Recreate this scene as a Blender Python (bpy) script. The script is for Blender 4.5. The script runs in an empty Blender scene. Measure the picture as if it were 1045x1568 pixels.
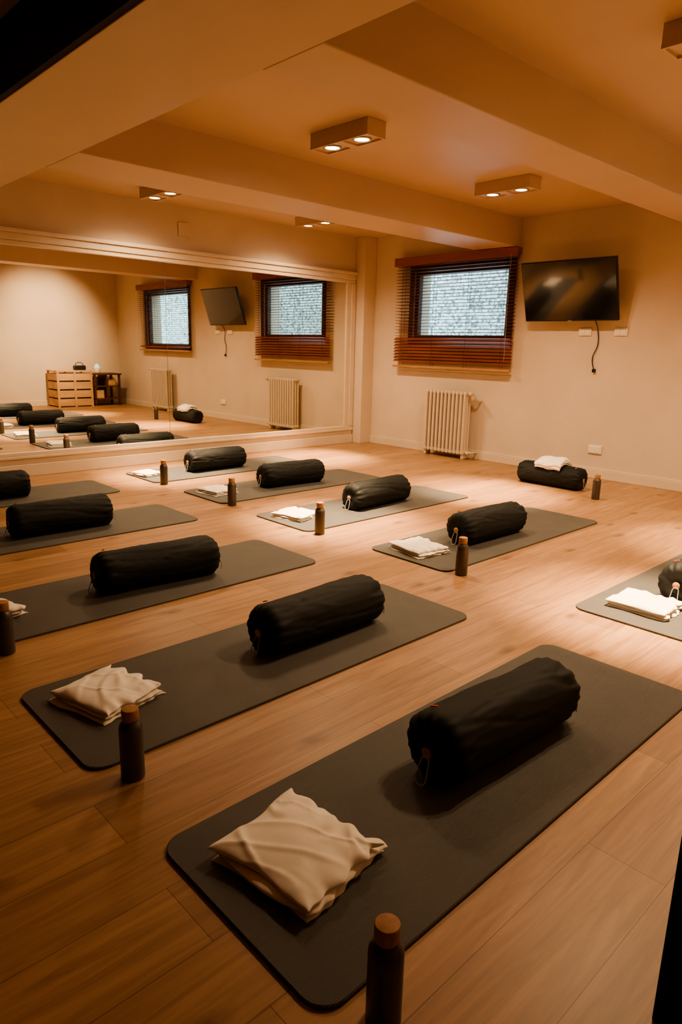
import bpy, bmesh, math, random
from mathutils import Vector, Matrix, noise
random.seed(7)
C=bpy.context.scene.collection
try:
    bpy.context.scene.view_settings.view_transform='AgX'
    bpy.context.scene.view_settings.look='AgX - Medium High Contrast'
except Exception: pass
# ------------------------------------------------------------------ materials
def nodemat(name):
    m=bpy.data.materials.new(name); m.use_nodes=True
    nt=m.node_tree; b=nt.nodes['Principled BSDF']
    return m,nt,b
def mat(name,col,rough=.6,metal=0,var=.08,scale=8,bump=0,bscale=60,spec=.5,sheen=0,stretch=(1,1,1),bdist=.01):
    m,nt,b=nodemat(name); N=nt.nodes; L=nt.links
    tc=N.new('ShaderNodeTexCoord'); mp=N.new('ShaderNodeMapping'); mp.inputs['Scale'].default_value=stretch
    L.new(tc.outputs['Object'],mp.inputs[0])
    n=N.new('ShaderNodeTexNoise'); n.inputs['Scale'].default_value=scale; n.inputs['Detail'].default_value=5
    L.new(mp.outputs[0],n.inputs['Vector'])
    r=N.new('ShaderNodeValToRGB'); r.color_ramp.elements[0].position=.3; r.color_ramp.elements[1].position=.7
    r.color_ramp.elements[0].color=(*[c*(1-var) for c in col],1); r.color_ramp.elements[1].color=(*[min(1,c*(1+var)) for c in col],1)
    L.new(n.outputs['Fac'],r.inputs[0]); L.new(r.outputs[0],b.inputs['Base Color'])
    b.inputs['Roughness'].default_value=rough; b.inputs['Metallic'].default_value=metal
    b.inputs['Specular IOR Level'].default_value=spec
    if sheen: b.inputs['Sheen Weight'].default_value=sheen
    if bump:
        n2=N.new('ShaderNodeTexNoise'); n2.inputs['Scale'].default_value=bscale; n2.inputs['Detail'].default_value=6
        L.new(mp.outputs[0],n2.inputs['Vector'])
        bp=N.new('ShaderNodeBump'); bp.inputs['Strength'].default_value=bump; bp.inputs['Distance'].default_value=bdist
        L.new(n2.outputs['Fac'],bp.inputs['Height']); L.new(bp.outputs[0],b.inputs['Normal'])
    return m
def emis(name,col,s):
    m,nt,b=nodemat(name); b.inputs['Base Color'].default_value=(*col,1)
    b.inputs['Emission Color'].default_value=(*col,1); b.inputs['Emission Strength'].default_value=s
    return m
M_wall=mat('plaster_wall',(.66,.55,.43),.75,var=.05,scale=2.5,bump=.12,bscale=90)
M_ceil=mat('plaster_ceiling',(.58,.44,.32),.40,var=.03,scale=2,bump=.04,bscale=70)
M_trim=mat('painted_trim',(.68,.57,.44),.5,var=.04,scale=5)
M_dark=mat('near_black_brown',(.012,.008,.006),.8,var=.2,scale=6)  # near-black brown; on the beam strip this colour stands for shade
M_bol=mat('black_cotton',(.009,.011,.011),.7,var=.2,scale=30,bump=.2,bscale=500,spec=.32,bdist=.001)
M_cord=mat('cotton_cord',(.45,.40,.32),.8)
M_tag=mat('orange_label',(.75,.10,.03),.6)
M_towel=mat('cream_towel',(.90,.84,.75),.9,var=.03,scale=20,bump=.25,bscale=500,spec=.2,sheen=.2,bdist=.001)
M_bottle=mat('grey_powder_metal',(.095,.082,.070),.38,metal=.4,var=.1,scale=40)
M_cap=mat('cork_wood_cap',(.42,.22,.11),.6,var=.2,scale=60,stretch=(1,1,.2))
M_wood_red=mat('mahogany_slat',(.24,.060,.028),.42,var=.25,scale=12,stretch=(.15,1,1))
M_wood_frame=mat('dark_window_wood',(.07,.022,.010),.5,var=.2,scale=10)
M_rail=mat('blind_bottom_rail_wood',(.42,.22,.11),.5,var=.15,scale=12,stretch=(.2,1,1))
M_white=mat('white_plastic',(.85,.78,.66),.4,var=.02)
M_rad=mat('radiator_enamel',(.62,.52,.40),.35,var=.03)
M_black=mat('black_plastic',(.01,.01,.01),.35,var=.1)
M_pine=mat('pine_board',(.60,.38,.20),.6,var=.25,scale=7,stretch=(1,.2,1))
M_brown=mat('dark_table_wood',(.10,.035,.016),.5,var=.25,scale=9)
M_metal=mat('brushed_metal',(.5,.45,.38),.35,metal=.9,var=.05)
M_fix=mat('fixture_paint',(.62,.47,.33),.45,var=.03)
M_glow=emis('lamp_glow',(1,.78,.50),60)
M_diff=emis('diffuser_glow',(.45,.75,.78),.5)
M_scr,nt,b=nodemat('tv_screen'); 
n=nt.nodes.new('ShaderNodeTexNoise'); n.inputs['Scale'].default_value=3
r=nt.nodes.new('ShaderNodeValToRGB'); r.color_ramp.elements[0].color=(.004,.004,.004,1); r.color_ramp.elements[1].color=(.008,.007,.006,1)
nt.links.new(n.outputs[0],r.inputs[0]); nt.links.new(r.outputs[0],b.inputs['Base Color'])
b.inputs['Roughness'].default_value=.12; b.inputs['Coat Weight'].default_value=1; b.inputs['Coat Roughness'].default_value=.06
M_mir,nt,b=nodemat('mirror_silver'); b.inputs['Metallic'].default_value=1; b.inputs['Roughness'].default_value=.012
n=nt.nodes.new('ShaderNodeTexNoise'); n.inputs['Scale'].default_value=1.5
r=nt.nodes.new('ShaderNodeValToRGB'); r.color_ramp.elements[0].color=(.84,.84,.78,1); r.color_ramp.elements[1].color=(.88,.87,.81,1)
nt.links.new(n.outputs[0],r.inputs[0]); nt.links.new(r.outputs[0],b.inputs['Base Color'])
M_glass=bpy.data.materials.new('window_glass'); M_glass.use_nodes=True; nt=M_glass.node_tree; nt.nodes.clear()
o=nt.nodes.new('ShaderNodeOutputMaterial'); mx=nt.nodes.new('ShaderNodeMixShader'); t=nt.nodes.new('ShaderNodeBsdfTransparent'); g=nt.nodes.new('ShaderNodeBsdfGlossy')
mx.inputs[0].default_value=.05; g.inputs['Roughness'].default_value=.02
nt.links.new(t.outputs[0],mx.inputs[1]); nt.links.new(g.outputs[0],mx.inputs[2]); nt.links.new(mx.outputs[0],o.inputs[0])
# floor planks (run along Y)
M_floor,nt,b=nodemat('oak_laminate'); N=nt.nodes; L=nt.links
geo=N.new('ShaderNodeNewGeometry'); mp=N.new('ShaderNodeMapping'); mp.inputs['Rotation'].default_value=(0,0,math.radians(90)); mp.inputs['Location'].default_value=(.12,.05,0)
L.new(geo.outputs['Position'],mp.inputs[0])
br=N.new('ShaderNodeTexBrick'); br.offset=.37; br.inputs['Scale'].default_value=1; br.inputs['Brick Width'].default_value=1.38; br.inputs['Row Height'].default_value=.193
br.inputs['Mortar Size'].default_value=.0011; br.inputs['Mortar Smooth'].default_value=.3; br.inputs['Bias'].default_value=0
br.inputs['Color1'].default_value=(.33,.19,.098,1); br.inputs['Color2'].default_value=(.435,.262,.140,1); br.inputs['Mortar'].default_value=(.16,.08,.037,1)
L.new(mp.outputs[0],br.inputs['Vector'])
m2=N.new('ShaderNodeMapping'); m2.inputs['Scale'].default_value=(11,.8,1); L.new(geo.outputs['Position'],m2.inputs[0])
ng=N.new('ShaderNodeTexNoise'); ng.inputs['Scale'].default_value=2.6; ng.inputs['Detail'].default_value=9; ng.inputs['Roughness'].default_value=.6; ng.inputs['Distortion'].default_value=1.1; L.new(m2.outputs[0],ng.inputs['Vector'])
rg=N.new('ShaderNodeValToRGB'); rg.color_ramp.elements[0].position=.33; rg.color_ramp.elements[1].position=.66; rg.color_ramp.elements[0].color=(.62,.55,.49,1); rg.color_ramp.elements[1].color=(1.06,1.06,1.06,1)
L.new(ng.outputs['Fac'],rg.inputs[0])
mul=N.new('ShaderNodeMixRGB'); mul.blend_type='MULTIPLY'; mul.inputs[0].default_value=.8; L.new(br.outputs['Color'],mul.inputs[1]); L.new(rg.outputs[0],mul.inputs[2])
m3=N.new('ShaderNodeMapping'); m3.inputs['Scale'].default_value=(2.4,1.2,1); L.new(geo.outputs['Position'],m3.inputs[0])
nd=N.new('ShaderNodeTexNoise'); nd.inputs['Scale'].default_value=14; L.new(geo.outputs['Position'],nd.inputs['Vector'])
mxv=N.new('ShaderNodeMixRGB'); mxv.blend_type='ADD'; mxv.inputs[0].default_value=.12; L.new(m3.outputs[0],mxv.inputs[1]); L.new(nd.outputs['Color'],mxv.inputs[2])
vo=N.new('ShaderNodeTexVoronoi'); vo.voronoi_dimensions='2D'; vo.inputs['Scale'].default_value=1.0; L.new(mxv.outputs[0],vo.inputs['Vector'])
rk=N.new('ShaderNodeValToRGB'); rk.color_ramp.elements[0].position=.008; rk.color_ramp.elements[1].position=.085; rk.color_ramp.elements[0].color=(.34,.25,.19,1); rk.color_ramp.elements[1].color=(1,1,1,1)
L.new(vo.outputs['Distance'],rk.inputs[0])
mul2=N.new('ShaderNodeMixRGB'); mul2.blend_type='MULTIPLY'; mul2.inputs[0].default_value=.7; L.new(mul.outputs[0],mul2.inputs[1]); L.new(rk.outputs[0],mul2.inputs[2])
L.new(mul2.outputs[0],b.inputs['Base Color']); b.inputs['Roughness'].default_value=.42; b.inputs['Specular IOR Level'].default_value=.45
bp=N.new('ShaderNodeBump'); bp.inputs['Strength'].default_value=.08; bp.inputs['Distance'].default_value=.004; L.new(ng.outputs['Fac'],bp.inputs['Height']); L.new(bp.outputs[0],b.inputs['Normal'])
# yoga mat with ribs
M_mat,nt,b=nodemat('ribbed_foam'); N=nt.nodes; L=nt.links
tc=N.new('ShaderNodeTexCoord'); w=N.new('ShaderNodeTexWave'); w.bands_direction='X'; w.inputs['Scale'].default_value=60; L.new(tc.outputs['Object'],w.inputs['Vector'])
n=N.new('ShaderNodeTexNoise'); n.inputs['Scale'].default_value=5; n.inputs['Detail'].default_value=6; L.new(tc.outputs['Object'],n.inputs['Vector'])
r=N.new('ShaderNodeValToRGB'); r.color_ramp.elements[0].position=.3; r.color_ramp.elements[1].position=.75; r.color_ramp.elements[0].color=(.080,.077,.070,1); r.color_ramp.elements[1].color=(.100,.096,.086,1)
L.new(n.outputs['Fac'],r.inputs[0]); L.new(r.outputs[0],b.inputs['Base Color']); b.inputs['Roughness'].default_value=.60; b.inputs['Specular IOR Level'].default_value=.4
bp=N.new('ShaderNodeBump'); bp.inputs['Strength'].default_value=.45; bp.inputs['Distance'].default_value=.003; L.new(w.outputs['Fac'],bp.inputs['Height']); L.new(bp.outputs[0],b.inputs['Normal'])
# stone outside
M_stone,nt,b=nodemat('rough_stone'); N=nt.nodes; L=nt.links
tc=N.new('ShaderNodeTexCoord'); v=N.new('ShaderNodeTexNoise'); v.inputs['Scale'].default_value=20; v.inputs['Detail'].default_value=8; v.inputs['Roughness'].default_value=.7; L.new(tc.outputs['Object'],v.inputs['Vector'])
r=N.new('ShaderNodeValToRGB'); r.color_ramp.elements[0].position=.43; r.color_ramp.elements[1].position=.54; r.color_ramp.elements[0].color=(.13,.18,.17,1); r.color_ramp.elements[1].color=(.75,.82,.80,1)
L.new(v.outputs['Fac'],r.inputs[0]); L.new(r.outputs[0],b.inputs['Base Color']); b.inputs['Roughness'].default_value=.9

# ------------------------------------------------------------------ helpers
def obj(name,me,parent=None,loc=None,rot=None,mats=()):
    o=bpy.data.objects.new(name,me); C.objects.link(o)
    for m in mats: 
        if me and len(me.materials)<len(mats): me.materials.append(m)
    if parent: o.parent=parent
    if loc: o.location=loc
    if rot: o.rotation_euler=rot
    return o
def empty(name,loc=(0,0,0),rot=(0,0,0)):
    e=bpy.data.objects.new(name,None); e.empty_display_size=.1; C.objects.link(e); e.location=loc; e.rotation_euler=rot; return e
def addbox(bm,lo,hi,mi=0,bevel=0,seg=2):
    x0,y0,z0=lo; x1,y1,z1=hi
    vs=[bm.verts.new(p) for p in ((x0,y0,z0),(x1,y0,z0),(x1,y1,z0),(x0,y1,z0),(x0,y0,z1),(x1,y0,z1),(x1,y1,z1),(x0,y1,z1))]
    fs=[bm.faces.new([vs[i] for i in f]) for f in ((0,3,2,1),(4,5,6,7),(0,1,5,4),(1,2,6,5),(2,3,7,6),(3,0,4,7))]
    for f in fs: f.material_index=mi
    if bevel:
        es=list({e for f in fs for e in f.edges})
        r=bmesh.ops.bevel(bm,geom=es,offset=bevel,segments=seg,affect='EDGES',profile=.5)
        for f in r['faces']: f.material_index=mi
def boxes(name,lst,mats,bevel=0,parent=None,loc=None,rot=None):
    bm=bmesh.new()
    for t in lst:
        addbox(bm,t[0],t[1],t[2] if len(t)>2 else 0,t[3] if len(t)>3 else bevel)
    me=bpy.data.meshes.new(name); bm.to_mesh(me); bm.free()
    return obj(name,me,parent,loc,rot,mats)
def lathe(name,prof,mat_idx=None,n=48,mats=(),parent=None,loc=None,rot=None,smooth=True):
    bm=bmesh.new(); rings=[]
    for r,z in prof:
        if r<1e-6: rings.append([bm.verts.new((0,0,z))])
        else: rings.append([bm.verts.new((r*math.cos(2*math.pi*i/n),r*math.sin(2*math.pi*i/n),z)) for i in range(n)])
    for k in range(len(rings)-1):
        a,b=rings[k],rings[k+1]
        for i in range(n):
            j=(i+1)%n
            if len(a)==1 and len(b)==1: continue
            if len(a)==1: f=bm.faces.new((a[0],b[j],b[i]))
            elif len(b)==1: f=bm.faces.new((a[i],a[j],b[0]))
            else: f=bm.faces.new((a[i],a[j],b[j],b[i]))
            f.material_index=mat_idx[k] if mat_idx else 0; f.smooth=smooth
    bmesh.ops.recalc_face_normals(bm,faces=bm.faces)
    me=bpy.data.meshes.new(name); bm.to_mesh(me); bm.free()
    return obj(name,me,parent,loc,rot,mats)
def tube(name,pts,r,mt,parent=None,cyc=False):
    cu=bpy.data.curves.new(name,'CURVE'); cu.dimensions='3D'; cu.bevel_depth=r; cu.bevel_resolution=3; cu.use_fill_caps=True
    s=cu.splines.new('BEZIER'); s.bezier_points.add(len(pts)-1)
    for p,q in zip(s.bezier_points,pts): p.co=q; p.handle_left_type=p.handle_right_type='AUTO'
    s.use_cyclic_u=cyc; cu.materials.append(mt)
    o=bpy.data.objects.new(name,cu); C.objects.link(o)
    if parent: o.parent=parent
    return o
R=math.radians
# ------------------------------------------------------------------ room
X0,X1,Y0,Y1,ZC=-6.45,.62,-1.7,6.5,2.55
floor=boxes('floor',[((X0-.2,Y0-.2,-.1),(X1+.2,Y1+.3,0))],[M_floor])
boxes('ceiling',[((X0-.2,Y0-.2,ZC),(X1+.2,Y1+.3,ZC+.15))],[M_ceil])
ZB=2.27
boxes('ceiling_beam',[((-4.70,1.83,ZB),(-4.19,Y1,ZC+.02))],[M_ceil],bevel=.006)
boxes('ceiling_beam',[((-2.43,1.83,ZB),(-2.07,Y1,ZC+.02))],[M_ceil],bevel=.006)
boxes('ceiling_beam',[((X0,1.232,ZB),(X1,1.83,ZC+.02))],[M_ceil],bevel=.004)
boxes('beam_shade_strip',[((X0,1.205,ZB+.004),(X1,1.231,ZC+.02))],[M_dark])  # added dark strip, paints the shade on the beam's unlit near face
W=[(-5.62,-4.28,1.33,2.12),(-2.12,-.62,1.16,2.12)]
def holewall():
    xs=[X0-.2,W[0][0],W[0][1],W[1][0],W[1][1],X1+.2]; L=[]
    for i in range(5):
        if i in(1,3):
            w=W[i//2]; L.append(((xs[i],Y1,0),(xs[i+1],Y1+.3,w[2]))); L.append(((xs[i],Y1,w[3]),(xs[i+1],Y1+.3,ZC+.1)))
        else: L.append(((xs[i],Y1,0),(xs[i+1],Y1+.3,ZC+.1)))
    return L
boxes('wall_back',holewall(),[M_wall])
boxes('wall_left',[((X0-.2,Y0,0),(X0,Y1,ZC))],[M_wall])
boxes('wall_right',[((X1,Y0,0),(X1+.2,Y1,ZC))],[M_wall])
boxes('wall_front',[((X0,Y0-.2,0),(X1,Y0,ZC))],[M_dark])
boxes('corner_pillar',[((X0,6.30,0),(-6.27,Y1,ZC))],[M_wall],bevel=.005)
boxes('door_jamb_pillar',[((-.32,1.14,0),(-.06,1.205,ZB))],[M_dark],bevel=.004)
boxes('baseboard_back',[((-6.27,Y1-.018,0),(X1,Y1,.085)),((-6.27,Y1-.012,.085),(X1,Y1,.1))],[M_trim],bevel=.003)
boxes('baseboard_right',[((X1-.018,Y0,0),(X1,Y1-.02,.1))],[M_trim],bevel=.003)
boxes('baseboard_left',[((X0,0,0),(X0+.045,6.29,.11)),((X0,0,.11),(X0+.030,6.29,.165)),((X0,0,.165),(X0+.05,6.29,.19))],[M_trim],bevel=.004)
mir=empty('wall_mirror',(0,0,0))
for i,(a,c) in enumerate(((-.9,1.35),(1.354,3.626),(3.63,6.16))):
    boxes('pane_%d'%(i+1),[((X0+.002,a,.215),(X0+.012,c,2.01))],[M_mir],parent=mir)
boxes('frame',[((X0,-1,.19),(X0+.04,6.29,.222)),((X0,-1,2.0),(X0+.03,6.29,2.04)),((X0,-1,2.04),(X0+.045,6.29,2.10)),((X0,-1,2.10),(X0+.065,6.29,2.135)),
   ((X0,6.15,.222),(X0+.03,6.22,2.0)),((X0,6.22,.222),(X0+.045,6.29,2.0))],[M_trim],bevel=.005,parent=mir)
boxes('junction_box_cover',[((X0,3.80,2.27),(X0+.012,3.94,2.40))],[M_wall],bevel=.004)

# ------------------------------------------------------------------ windows + blinds
def window(i,w,blx0,blx1,zb):
    x0,x1,z0,z1=w; y=Y1
    e=empty('window_%d'%i)
    f=.055
    L=[((x0,y+.02,z0),(x0+f,y+.09,z1)),((x1-f,y+.02,z0),(x1,y+.09,z1)),((x0+f,y+.02,z0),(x1-f,y+.09,z0+f)),((x0+f,y+.02,z1-f),(x1-f,y+.09,z1)),
       ]
    c=.06
    L+=[((x0-c,y-.018,z0-c),(x0,y,z1+c)),((x1,y-.018,z0-c),(x1+c,y,z1+c)),((x0,y-.018,z1),(x1,y,z1+c)),((x0,y-.03,z0-c),(x1,y,z0))]
    boxes('frame',L,[M_wood_frame],bevel=.004,parent=e)
    boxes('glass',[((x0+f,y+.05,z0+f),(x1-f,y+.056,z1-f))],[M_glass],parent=e)
    b=empty('venetian_blind')
    yb=y-.075
    L=[((blx0-.01,yb-.04,2.20),(blx1+.01,yb+.04,2.262),0,.005),((blx0-.01,yb-.045,2.17),(blx1+.01,yb-.035,2.265),0,.003)]
    boxes('headrail',L,[M_wood_red],parent=b)
    bm=bmesh.new(); z=2.165; pitch=.036
    while z>zb+.05:
        lowtight = z< z0+.02
        ang=math.radians(-4 if not lowtight else 38)
        hw=.022; t=.0010
        dy=hw*math.cos(ang); dz=hw*math.sin(ang)
        ps=[(-dy,-dz-t),(0,-t*.2+0.001),(dy,dz-t),(dy,dz+t),(0,t+.002),(-dy,-dz+t)]
        va=[bm.verts.new((blx0,yb+p[0],z+p[1])) for p in ps]; vb=[bm.verts.new((blx1,yb+p[0],z+p[1])) for p in ps]
        for k in range(6):
            j=(k+1)%6; bm.faces.new((va[k],va[j],vb[j],vb[k]))
        bm.faces.new(va[::-1]); bm.faces.new(vb)
        z-=pitch
    bmesh.ops.recalc_face_normals(bm,faces=bm.faces)
    me=bpy.data.meshes.new('slats'); bm.to_mesh(me); bm.free(); obj('slats',me,b,mats=[M_wood_red])
    boxes('bottom_rail',[((blx0,yb-.028,zb),(blx1,yb+.028,zb+.025))],[M_rail],bevel=.004,parent=b)
    n=4; L=[]
    for k in range(n):
        x=blx0+.12+(blx1-blx0-.24)*k/(n-1)
        for s in(-1,1): L.append(((x-.0015,yb+s*.026-.001,zb),(x+.0015,yb+s*.026+.001,2.2)))
    boxes('ladder_cords',L,[M_wood_frame],parent=b)
    tube('pull_cord',[(blx1-.06,yb-.05,2.2),(blx1-.06,yb-.052,1.7),(blx1-.055,yb-.05,1.12)],.002,M_cord,b)
window(1,W[0],-5.84,-4.16,1.0)
window(2,W[1],-2.27,-.47,1.08)
ext=boxes('garden_stone_wall',[((-9,8.2,-1),(3,8.5,3.4))],[M_stone])
bm=bmesh.new(); bm.from_mesh(ext.data); bmesh.ops.subdivide_edges(bm,edges=bm.edges,cuts=40,use_grid_fill=True)
for v in bm.verts: v.co.y+=.05*noise.noise(v.co*2.5)
bm.to_mesh(ext.data); bm.free()
boxes('garden_ground',[((-9,6.8,-.6),(3,8.2,-.5))],[M_stone])

# ------------------------------------------------------------------ radiator
def radiator(x0,n=11):
    e=empty('cast_iron_radiator',(x0,6.36,0)); p=.0545
    bm=bmesh.new()
    for i in range(n):
        x=i*p
        addbox(bm,(x+.004,-.055,.72),(x+p-.004,.075,.765),0,.018,3)
        addbox(bm,(x+.004,-.055,.05),(x+p-.004,.075,.10),0,.018,3)
        for y in(-.055,-.01,.035):
            addbox(bm,(x+.012,y,.08),(x+p-.012,y+.032,.74),0,.012,3)
        if i in(0,n-1): addbox(bm,(x+.012,-.04,0),(x+p-.012,.06,.06),0,.008)
    for z in(.745,.078):
        addbox(bm,(-.006,-.008,z-.016),(n*p+.006,.024,z+.016),0,.01)
    me=bpy.data.meshes.new('sections'); bm.to_mesh(me); bm.free()
    obj('sections',me,e,mats=[M_rad])
    X=n*p
    tube('supply_pipe',[(X,.008,.745),(X+.05,.008,.745),(X+.07,.008,.735),(X+.075,.02,.70),(X+.078,.07,.67),(X+.078,.135,.665)],.011,M_rad,e)
    tube('return_pipe',[(X,.008,.078),(X+.05,.008,.078),(X+.06,.03,.078),(X+.062,.13,.078)],.011,M_rad,e)
    lathe('valve',[(0,-.03),(.019,-.03),(.022,-.01),(.022,.03),(.014,.045),(0,.045)],mats=[M_rad],parent=e,loc=(X+.045,-.012,.745),rot=(math.radians(90),0,0),n=20)
    lathe('lower_valve',[(0,-.03),(.015,-.03),(.017,-.01),(.017,.03),(.012,.035),(0,.035)],mats=[M_rad],parent=e,loc=(X+.035,0,.078),rot=(math.radians(90),0,0),n=20)
radiator(-5.22); radiator(-1.62)

# ------------------------------------------------------------------ television
tv=empty('television',(-3.49,6.29,1.795),(math.radians(18),0,0))
boxes('housing',[((-.49,-.012,-.288),(.49,.022,.288),0,.006),((-.25,.022,-.2),(.25,.05,.12),0,.01)],[M_black],parent=tv)
boxes('screen',[((-.482,-.0145,-.274),(.482,-.0125,.280))],[M_scr],parent=tv)
boxes('logo_strip',[((-.02,-.0155,-.285),(.02,-.0125,-.279))],[M_metal],parent=tv)
br=boxes('wall_bracket',[((-3.65,6.47,1.66),(-3.33,6.5,1.92)),((-3.52,6.36,1.76),(-3.46,6.48,1.80))],[M_black],bevel=.003)
br.parent=tv; br.matrix_parent_inverse=(Matrix.Translation((-3.49,6.29,1.795))@Matrix.Rotation(math.radians(18),4,'X')).inverted()
for x in(-3.38,-3.02):
    boxes('wall_socket_plate',[((x-.065,6.486,1.385),(x+.065,6.5,1.455),0,.003),((x-.05,6.482,1.397),(x-.004,6.487,1.443),0,.002),((x+.004,6.482,1.397),(x+.05,6.487,1.443),0,.002)],[M_white])
boxes('wall_socket_plate',[((-3.22,6.486,.245),(-3.08,6.5,.325),0,.003),((-3.205,6.482,.257),(-3.155,6.487,.313),0,.002),((-3.145,6.482,.257),(-3.095,6.487,.313),0,.002)],[M_white])
tube('hanging_cable',[(-3.25,6.40,1.55),(-3.25,6.478,1.45),(-3.235,6.485,1.30),(-3.275,6.485,1.17),(-3.26,6.485,1.09),(-3.245,6.485,1.06)],.0045,M_black)
boxes('cable_plug',[((-3.262,6.472,1.035),(-3.232,6.499,1.07))],[M_black],bevel=.005)

# ------------------------------------------------------------------ ceiling spots
def fixture(x,y,aim=((0,0),(0,0)),en=(60,60),bs=(40,40),be=(1,1)):
    e=empty('ceiling_spotlight_box',(x,y,ZC)); w,d,h=.26,.08,.095
    bm=bmesh.new()
    addbox(bm,(-w,-d,-h+.012),(w,d,0),0,.002)
    for lo,hi in(((-w,-d,-h),(w,-d+.012,-h+.012)),((-w,d-.012,-h),(w,d,-h+.012)),((-w,-d+.012,-h),(-w+.012,d-.012,-h+.012)),((w-.012,-d+.012,-h),(w,d-.012,-h+.012)),((-.03,-d+.012,-h),(.03,d-.012,-h+.012))):
        addbox(bm,lo,hi)
    me=bpy.data.meshes.new('housing'); bm.to_mesh(me); bm.free(); obj('housing',me,e,mats=[M_fix])
    for k,s in enumerate((-1,1)):
        cx=s*.135
        lathe('lamp_ring_%d'%(k+1),[(.045,.0),(.060,0),(.060,-.008),(.052,-.010),(.045,-.004),(.045,0)],mats=[M_metal],parent=e,loc=(cx,0,-h+.011),n=32)
        lathe('lamp_lens_%d'%(k+1),[(0,-.003),(.044,-.002),(.044,.0),(0,0)],mats=[M_glow],parent=e,loc=(cx,0,-h+.0105),n=32)
        for nm,en_,sz,bl in(('flood',en[0],150,1.0),('beam',en[1]*be[k],bs[k],.9)):
            l=bpy.data.lights.new(nm,'SPOT'); l.energy=en_; l.color=(1,.68,.39); l.spot_size=R(sz); l.spot_blend=bl; l.shadow_soft_size=.035
            lo=bpy.data.objects.new('%s_%d'%(nm,k+1),l); C.objects.link(lo); lo.parent=e; lo.location=(cx,0,-h-.012)
            if nm=='beam': lo.rotation_euler=(aim[k][0],aim[k][1],0)
for x in(-5.74,-3.42,-1.18):
    for y in(3.24,5.03):
        a=((0,0),(0,0)); bs=(36,36); be=(1,1)
        if x>-2 and y>4: a=((R(-5),0),(0,R(-58))); bs=(36,80); be=(1,.45)
        fixture(x,y,a,en=(92,850),bs=bs,be=be)

# ------------------------------------------------------------------ yoga mats
def roundrect(w,d,r,n=8):
    P=[]
    for cx,cy,a0 in((w/2-r,d/2-r,0),(-w/2+r,d/2-r,90),(-w/2+r,-d/2+r,180),(w/2-r,-d/2+r,270)):
        for k in range(n+1):
            a=R(a0+90*k/n); P.append((cx+r*math.cos(a),cy+r*math.sin(a)))
    return P
bm=bmesh.new(); P=roundrect(.61,1.83,.06)
rings=[]
for ins,z in [(0,.0),(.0,.008),(.002,.010)]:
    rings.append([bm.verts.new((x*(1-ins/.305),y*(1-ins/.915),z)) for x,y in P])
n=len(P)
for k in range(2):
    for i in range(n): bm.faces.new((rings[k][i],rings[k][(i+1)%n],rings[k+1][(i+1)%n],rings[k+1][i]))
bm.faces.new(rings[2]); bm.faces.new(rings[0][::-1])
me_mat=bpy.data.meshes.new('yoga_mat'); bm.to_mesh(me_mat); bm.free(); me_mat.materials.append(M_mat)
# ------------------------------------------------------------------ bolster mesh (axis along local Y)
BL,BR=.645,.107
def bolster_mesh(seed,L=BL,Rr=BR):
    bm=bmesh.new(); NA=96; off=Vector((seed*7.3,seed*3.1,0))
    prof=[]
    for r in (.0,.012,.025,.04,.055): prof.append((-L/2+.006*(1-abs(r-.03)/.03), r))
    for i in range(1,9):
        a=math.pi/2*i/8; prof.append((-L/2+.05*(1-math.cos(a)), .062+(Rr-.062)*math.sin(a)))
    m=52
    p2=[(-y,r) for y,r in prof][::-1]
    for i in range(1,m): prof.append((-L/2+.05+(L-.1)*i/m, Rr))
    prof=prof+p2
    rings=[]
    for y,r in prof:
        if r<1e-5: rings.append([bm.verts.new((0,y,0))]); continue
        ring=[]
        e=max(0,1-(L/2-abs(y))/.10)
        for j in range(NA):
            a=2*math.pi*j/NA
            w=.007*noise.noise(Vector((math.cos(a)*1.3,y*3.2,math.sin(a)*1.3))+off)
            rd=1-abs(noise.noise(Vector((math.cos(a)*1.6,y*3+math.sin(a)*2,math.sin(a)*1.6))+off*2))*7
            rd=max(0,rd); w-=.0036*rd*rd*(3-2*rd)
            rd=1-abs(noise.noise(Vector((math.cos(a)*2.5,y*5-math.cos(a)*2,math.sin(a)*2.5))+off*3))*6
            rd=max(0,rd); w+=.0024*rd*rd*(3-2*rd)
            w+=e*.0035*math.sin(a*15+3*noise.noise(Vector((a,seed,0))))*min(1,r/.06)
            rr=max(.001,r+w*min(1,r/.05))
            x=math.cos(a)*rr; z=math.sin(a)*rr
            zf=-Rr*.90
            if z<zf: z=zf+(z-zf)*.12
            yy=y+(e*.006*noise.noise(Vector((x*20,seed,z*20))))
            ring.append(bm.verts.new((x*1.02,yy,z)))
        rings.append(ring)
    for k in range(len(rings)-1):
        a,b=rings[k],rings[k+1]
        for j in range(NA):
            i=(j+1)%NA
            if len(a)==1: f=bm.faces.new((a[0],b[i],b[j]))
            elif len(b)==1: f=bm.faces.new((a[j],a[i],b[0]))
            else: f=bm.faces.new((a[j],a[i],b[i],b[j]))
            f.smooth=True
    bmesh.ops.recalc_face_normals(bm,faces=bm.faces)
    zmin=min(v.co.z for v in bm.verts)
    for v in bm.verts: v.co.z-=zmin
    me=bpy.data.meshes.new('cover'); bm.to_mesh(me); bm.free(); me.materials.append(M_bol); return me
BM=[bolster_mesh(s) for s in range(4)]
cnt=0
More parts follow.
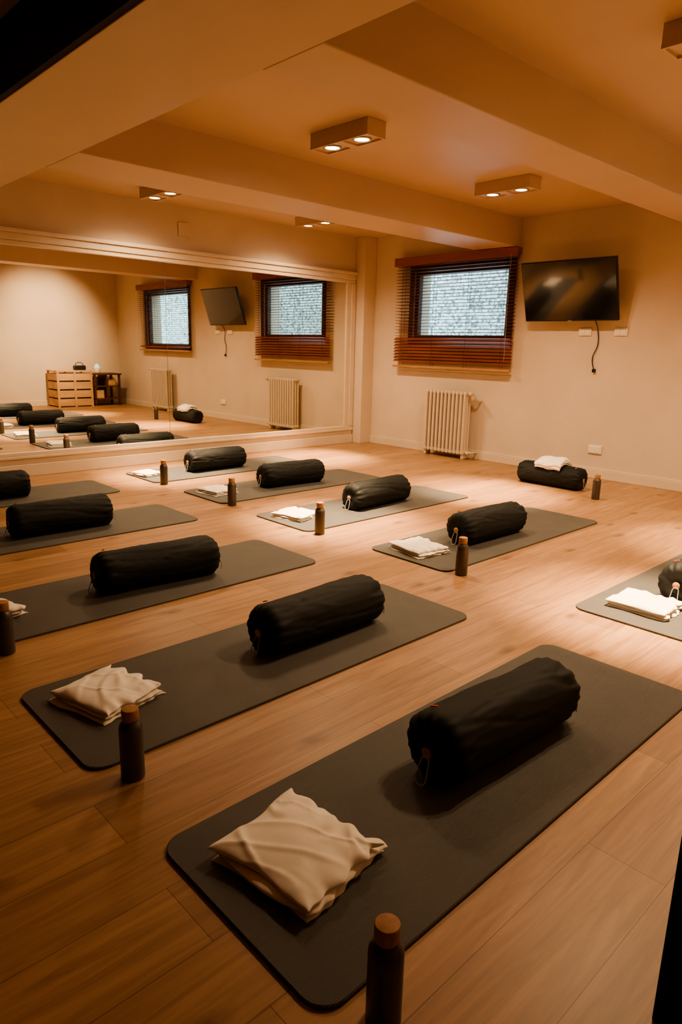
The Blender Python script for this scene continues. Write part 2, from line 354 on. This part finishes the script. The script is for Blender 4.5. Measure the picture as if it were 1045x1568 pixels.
def bolster(x,y,z=.0105,rz=0,s=1.0):
    global cnt
    e=empty('yoga_bolster',(x,y,z),(0,0,R(rz))); e.scale=(s,s,s)
    obj('cover',BM[cnt%4],e); 
    L=BL
    lathe('end_patch',[(0,.004),(.017,.003),(.018,0),(0,0)],mats=[M_cap],parent=e,loc=(-.005,-L/2-.002,.095),rot=(R(90),0,0),n=20)
    tube('cord_loop',[(-.004,-L/2-.004,.085),(-.020,-L/2-.018,.045),(-.014,-L/2-.03,.012),(.010,-L/2-.03,.012),(.014,-L/2-.018,.045)],.0020,M_cord,e,True)
    tube('cord_tail',[(.06,L/2-.01,.10),(.075,L/2+.006,.07),(.078,L/2+.006,.03)],.002,M_cord,e)
    boxes('tag',[((-.013,-.003,0),(.013,.003,.004))],[M_tag],parent=e,loc=(-.040,-L/2+.062,.2015),rot=(0,R(-22),0))
    cnt+=1
# ------------------------------------------------------------------ towels
def towel_mesh(seed,w=.30,d=.27,layers=3,th=.045,bend=0):
    bm=bmesh.new(); n=44; rnd=random.Random(seed)
    base=0
    for l in range(layers):
        t=th/layers*(1.25 if l==layers-1 else 1.12)
        ww=w*(1-.01*l+rnd.uniform(-.02,.02)); dd=d*(1-.01*l+rnd.uniform(-.02,.02)); ox=rnd.uniform(-.006,.006); oy=rnd.uniform(-.006,.006); rot=R(rnd.uniform(-3,3))
        off=Vector((seed*5.1+l*3.3,seed*2.7,l*1.9))
        G=[{},{}]
        for i in range(n+1):
            for j in range(n+1):
                u=i/n*2-1; v=j/n*2-1
                ed=max(abs(u),abs(v))
                cu=1-.03*(1-v*v)*abs(u)**3; cv=1-.02*(1-u*u)*abs(v)**3
                x=u*ww/2*cu; y=v*dd/2*cv
                wx=noise.noise(Vector((u*1.3,v*1.3,0))+off)*.016; wy=noise.noise(Vector((u*1.3,v*1.3,5))+off)*.016
                if u>.5: wx+=.018*noise.noise(Vector((v*3.4,l*2,seed)))*(u-.5)/.5
                if v>.4: wy+=.028*noise.noise(Vector((u*3.2,l*1.5,seed+7)))*(v-.4)/.6
                x+=wx; y+=wy
                xr=x*math.cos(rot)-y*math.sin(rot)+ox; yr=x*math.sin(rot)+y*math.cos(rot)+oy
                prof=max(0,1-ed**6)**.5
                wr=noise.noise(Vector((u*1.6,v*1.2,l))+off)*.7
                rq=max(0,1-abs(noise.noise(Vector((u*1.1+v*.8,v*.6,9))+off))*5.0)
                rq2=max(0,1-abs(noise.noise(Vector((u*.8-v*1.5,v*1.1,3))+off))*6.0)
                last=l==layers-1
                crk=.012*noise.noise(Vector((v*4.5,u*1.5,seed)))*max(0,(u-.3)/.7)+.020*noise.noise(Vector((u*4.2,v*1.5,seed+3)))*max(0,(v-.1)/.9)
                top=base+t*prof*(.85+.5*wr)+((.006*rq*rq*(3-2*rq)+.004*rq2*rq2+crk)*prof if last else 0)
                if last: top+= .008*prof*(1-u*u)*(1-v*v)
                bot=base+ (0 if l==0 else -t*.25)*prof
                if ed>.999:
                    m=base+t*.25*(0 if l==0 else .6); G[0][i,j]=G[1][i,j]=bm.verts.new((xr,yr,max(0,m)))
                else:
                    G[0][i,j]=bm.verts.new((xr,yr,max(0,bot))); G[1][i,j]=bm.verts.new((xr,yr,max(bot+.001,top)))
        for i in range(n):
            for j in range(n):
                for s in(0,1):
                    q=[G[s][i,j],G[s][i+1,j],G[s][i+1,j+1],G[s][i,j+1]]
                    if s==0:q=q[::-1]
                    f=bm.faces.new(q); f.smooth=True
        base+=th/layers
    if bend:
        for v in bm.verts:
            a=v.co.x/bend; rr=bend+v.co.z
            v.co.x=math.sin(a)*rr; v.co.z=math.cos(a)*rr-bend
    me=bpy.data.meshes.new('folded_towel'); bm.to_mesh(me); bm.free(); me.materials.append(M_towel); return me
TM=[towel_mesh(s) for s in range(1,6)]
tc_=0
def towel(x,y,rz,z=.0105,s=1,me=None):
    global tc_
    o=bpy.data.objects.new('folded_towel',me or TM[tc_%5]); C.objects.link(o); o.location=(x,y,z); o.rotation_euler=(0,0,R(rz)); o.scale=(s,s,s); tc_+=1
    sb=o.modifiers.new('s','SUBSURF'); sb.levels=1; sb.render_levels=1
# ------------------------------------------------------------------ bottles
def bottle(x,y,z=0):
    pr=[(0,0),(.031,0),(.0335,.003),(.0335,.150),(.0325,.161),(.028,.171),(.024,.176),(.0225,.178),(.0225,.182)]
    cp=[(.0236,.184),(.0240,.212),(.0228,.215),(0,.215)]
    prof=pr+cp
    idx=[0]*(len(pr)-1)+[1]*len(cp)
    o=lathe('drinking_bottle',prof,idx,mats=[M_bottle,M_cap],loc=(x,y,z),n=48)
    mod=o.modifiers.new('b','BEVEL'); mod.width=.0008; mod.segments=2; mod.limit_method='ANGLE'
rowA=[-1.035,-2.03,-3.10,-4.37,-5.58]; rowB=[(-5.74,2.90),(-4.69,2.90),(-3.64,2.88),(-2.51,2.93),(-1.175,2.99)]
YA=.68
for i,x in enumerate(rowA):
    o=bpy.data.objects.new('yoga_mat',me_mat); C.objects.link(o); o.location=(x,YA+.915,0)
    bolster(x+[.0,.0,0.03,0,0][i],YA+[1.01,1.145,.95,.97,.86][i],rz=[-3,1,-5,0,0][i])
    bottle(x+[.375,.385,.385,.385,.385][i],YA+.09)
    towel(x-.07+[.025,0,0,0,0][i],YA+[.235,.23,.12,.24,.24][i],[9,14,10,5,12][i],s=[1.06,.97,1,1,1][i])
for i,(x,y) in enumerate(rowB):
    o=bpy.data.objects.new('yoga_mat',me_mat); C.objects.link(o); o.location=(x,y+.915,0)
    bolster(x+.02,y+[.82,.93,.97,.80,.75][i],rz=[2,-4,3,-2,0][i])
    if i<4: bottle(x+.37,y+.05)
    towel(x-.06,y+[.12,.2,.2,.2,.26][i],[10,5,12,-6,0][i],s=[.75,.9,.92,.95,.95][i])
bolster(-3.2,5.78,z=0,rz=90)
towel(-3.19,5.78,88,z=.214,me=towel_mesh(9,w=.22,d=.27,layers=3,th=.05,bend=.115))
bottle(-2.63,5.53)

# ------------------------------------------------------------------ furniture seen in the mirror
cr=empty('wooden_crate',(.32,5.34,0))
L=[]
for k in range(4):
    z=.02+k*.158; L+=[((-.22,-.34,z),(-.20,.34,z+.13)),((.20,-.34,z),(.22,.34,z+.13)),((-.20,-.34,z),(.20,-.32,z+.13)),((-.20,.32,z),(.20,.34,z+.13))]
for sx in(-1,1):
    for yy in(-.34,-.02,.30): L.append(((sx*.22-(.015 if sx<0 else 0),yy,.0),(sx*.22+(.015 if sx>0 else 0),yy+.04,.66)))
L+=[((-.235,-.345,.655),(.235,.345,.68))]
boxes('boards',L,[M_pine],bevel=.003,parent=cr)
tb=empty('side_table',(.33,6.0,0)); L=[]
for sx in(-.2,.16):
    for sy in(-.27,.23): L.append(((sx,sy,0),(sx+.04,sy+.04,.6)))
L+=[((-.22,-.29,.59),(.22,.29,.62)),((-.2,-.27,.12),(.2,.27,.14)),((-.2,-.27,.36),(.2,.27,.38)),((-.2,-.02,.14),(.2,0,.59))]
boxes('frame',L,[M_brown],bevel=.003,parent=tb)
boxes('stored_box',[((-.16,-.24,.14),(.12,-.06,.30)),((-.14,.04,.38),(.12,.2,.5))],[M_pine,],bevel=.006,parent=tb)
lathe('aroma_diffuser',[(0,0),(.05,0),(.06,.02),(.058,.10),(.045,.15),(.02,.175),(.012,.18),(0,.18)],[0,0,0,1,1,1,1],mats=[M_white,M_diff],loc=(.26,5.86,.62),n=32)
sp=empty('portable_speaker',(.28,5.52,.68)); boxes('body',[((-.06,-.11,0),(.06,.11,.09),0,.02)],[M_black],parent=sp)
tube('handle',[(0,-.08,.085),(0,-.06,.125),(0,.06,.125),(0,.08,.085)],.007,M_black,sp)

# ------------------------------------------------------------------ world + camera
w=bpy.data.worlds.new('World'); bpy.context.scene.world=w; w.use_nodes=True
bg=w.node_tree.nodes['Background']; bg.inputs[0].default_value=(.55,.85,1.0,1); bg.inputs[1].default_value=6
p=(1041.9,R(46.316),R(13.544),R(1.382))
yaw,pit,rol=p[1:]
fw=Vector((-math.sin(yaw)*math.cos(pit),math.cos(yaw)*math.cos(pit),-math.sin(pit)))
r_=Vector((math.cos(yaw),math.sin(yaw),0)); u_=r_.cross(fw)
r2=r_*math.cos(rol)+u_*math.sin(rol); u2=-r_*math.sin(rol)+u_*math.cos(rol)
cam=bpy.data.cameras.new('camera'); cam.sensor_fit='VERTICAL'; cam.sensor_height=24; cam.lens=24*p[0]/1568; cam.clip_start=.02
co=bpy.data.objects.new('camera',cam); C.objects.link(co)
m=Matrix((r2,u2,-fw)).transposed().to_4x4(); m.translation=Vector((0,0,1.21)); co.matrix_world=m
bpy.context.scene.camera=co
